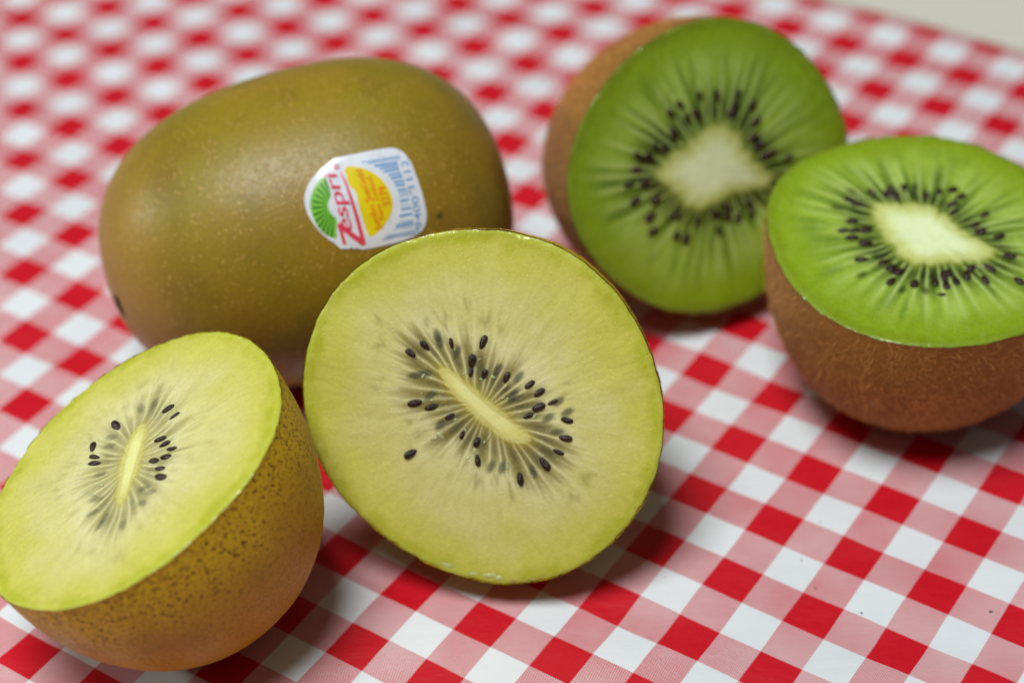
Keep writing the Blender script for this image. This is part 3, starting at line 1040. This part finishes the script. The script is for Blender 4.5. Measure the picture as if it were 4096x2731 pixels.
def build_sticker():
    def print_mat(name, c):
        return plain(name, c, 0.28, 0.5)
    outline = [(1300, 155), (1400, 170), (1480, 225), (1560, 340), (1620, 500), (1690, 700), (1740, 880), (1765, 1020), (1745, 1130), (1690, 1215), (1560, 1290), (1400, 1345), (1150, 1400),
               (950, 1440), (880, 1412), (800, 1378), (740, 1410), (690, 1435), (650, 1410), (610, 1365), (500, 1300), (390, 1200), (290, 1060), (230, 930), (210, 800), (240, 680), (300, 560),
               (400, 450), (520, 350), (575, 300), (700, 270), (850, 240), (1000, 210), (1150, 178)]
    p = smooth_closed(outline, 160, 2)
    base = sticker_piece('sticker', poly_bm([p.tolist()]), plain('sticker_paper', lin(228, 234, 244), 0.22, 0.5, None, 0.3), whole, 0)
    base['label'] = 'white fruit sticker with red name, green and yellow kiwi emblem and blue barcode'
    green, dgreen = print_mat('print_green', lin(126, 198, 66)), print_mat('print_dark_green', lin(20, 104, 34))
    yellow, red = print_mat('print_yellow', lin(234, 212, 18)), print_mat('print_red', lin(226, 66, 92))
    orange, blue = print_mat('print_orange', lin(232, 112, 22)), print_mat('print_blue', lin(74, 150, 210))
    fan = smooth_closed([(450, 525), (385, 600), (320, 700), (285, 830), (295, 960), (340, 1080), (410, 1190), (510, 1270), (625, 1310), (615, 1180), (625, 1060), (560, 1010), (510, 930),
                         (505, 860), (545, 770), (520, 650), (480, 540)], 120, 1)
    fo = sticker_piece('fan', poly_bm([fan.tolist()]), green, base, 1)
    sp = []
    cx, cy = 590, 880
    for a in np.radians(np.linspace(97, 243, 12)):
        sx, sy = math.cos(a), -math.sin(a) * -1
        d0, d1 = 105, 268 if a < math.radians(200) else 262
        sp.append(stroke([(cx + math.cos(a) * d0, cy + math.sin(a) * d0 * 1.28 + 20), (cx + math.cos(a) * d1, cy + math.sin(a) * d1 * 1.42 + 20)], 8, 26))
    sticker_piece('fan_rays', poly_bm(sp), dgreen, base, 2)
    disc = smooth_closed([(705, 400), (850, 400), (1000, 440), (1150, 530), (1250, 650), (1310, 780), (1325, 900), (1290, 1030), (1200, 1160), (1120, 1240), (1030, 1290), (985, 1200), (905, 950),
                          (870, 790), (850, 700), (780, 665), (745, 560)], 120, 1)
    sticker_piece('disc', poly_bm([disc.tolist()]), yellow, base, 1)
    # the big initial with its long underline, then the other letters
    zz = [stroke([(722, 1372), (690, 1260), (645, 1118)], 40, 46), stroke([(640, 1122), (800, 1248), (965, 1365)], 58, 66), stroke([(962, 1372), (880, 1080), (790, 790), (725, 600), (664, 470)], 58, 14)]
    for k, q in enumerate(zz):
        sticker_piece('lettering', poly_bm([q]), red, base, 3 + k)
    sticker_piece('lettering', text_bm('espri', (818, 1196), (602, 458), 168, 0.15, 0.006, 0.94), red, base, 6)
    sticker_piece('lettering', text_bm('\u00ae', (668, 432), (652, 362), 78), red, base, 6)
    sticker_piece('lettering', text_bm('Jumbo SunGold', (1180, 1185), (925, 430), 82, 0, 0.012), orange, base, 3)
    sticker_piece('lettering', text_bm('New Zealand', (1218, 1050), (1050, 525), 72, 0, 0.008), orange, base, 3)
    sticker_piece('lettering', text_bm('3279', (1292, 885), (1222, 640), 96, 0, 0.012), orange, base, 3)
    sticker_piece('lettering', text_bm('9400', (1705, 1165), (1640, 765), 92), blue, base, 3)
    sticker_piece('lettering', text_bm('1112', (1598, 655), (1510, 310), 92), blue, base, 3)
    # barcode: bars as (left end, right end, thickness)
    bars = [((930, 352), (1410, 262), 14), ((1010, 362), (1425, 288), 20), ((1090, 398), (1385, 348), 36), ((1155, 432), (1395, 388), 30), ((1205, 468), (1405, 430), 34), ((1265, 510), (1425, 482), 30), ((1300, 552), (1448, 522), 36),
            ((1335, 602), (1468, 576), 34), ((1350, 645), (1478, 622), 34), ((1375, 700), (1490, 680), 30), ((1385, 728), (1560, 700), 10), ((1390, 755), (1570, 725), 10), ((1400, 780), (1575, 752), 10), ((1410, 836), (1528, 812), 34),
            ((1420, 890), (1540, 868), 12), ((1425, 940), (1555, 918), 34), ((1405, 1025), (1572, 988), 36), ((1395, 1100), (1585, 1064), 12), ((1360, 1146), (1588, 1098), 36), ((1330, 1188), (1600, 1134), 14),
            ((1255, 1268), (1660, 1180), 14), ((1225, 1292), (1665, 1206), 10), ((1185, 1315), (1620, 1232), 14)]
    sticker_piece('barcode', poly_bm([stroke([a, ((a[0] + b[0]) / 2, (a[1] + b[1]) / 2), b], w * 0.8, w * 0.8) for a, b, w in bars]), blue, base, 1)


build_sticker()


# ------------------------------------------------------------------ small specks on the cloth
M_SPECK = plain('dark_speck', lin(104, 92, 98), 0.7, 0.3)
for k, (x, y, r) in enumerate([(0.05144, -0.0532, 0.34), (0.04696, -0.06179, 0.26), (0.04829, -0.06831, 0.28), (0.04596, -0.06997, 0.26), (0.05495, -0.07442, 0.36), (0.07588, -0.0757, 0.62), (0.07683, -0.07782, 0.22), (0.02358, -0.06417, 0.24)]):
    rs = np.random.RandomState(100 + k)
    bm = bmesh.new()
    bmesh.ops.create_icosphere(bm, subdivisions=2, radius=r * 0.42 * MM)
    for v in bm.verts:
        v.co *= 1 + rs.uniform(-0.22, 0.22)
        v.co.x *= 1.35
        v.co.z *= 0.5
    a = rs.rand() * 6.28
    bmesh.ops.rotate(bm, matrix=Matrix.Rotation(a, 3, 'Z'), verts=bm.verts)
    zmin = min(v.co.z for v in bm.verts)
    bmesh.ops.translate(bm, vec=(0, 0, -zmin - 0.00003), verts=bm.verts)
    me = bpy.data.meshes.new('crumb')
    bm.to_mesh(me)
    bm.free()
    me.materials.append(M_SPECK)
    o = bpy.data.objects.new('crumb', me)
    COL.objects.link(o)
    o.location = (x, y, 0)
    tag(o, 'largest dark crumb, lying on a pink check of the tablecloth' if k == 5 else 'tiny dark crumb lying on the gingham tablecloth', 'crumb', 'crumbs on the tablecloth')
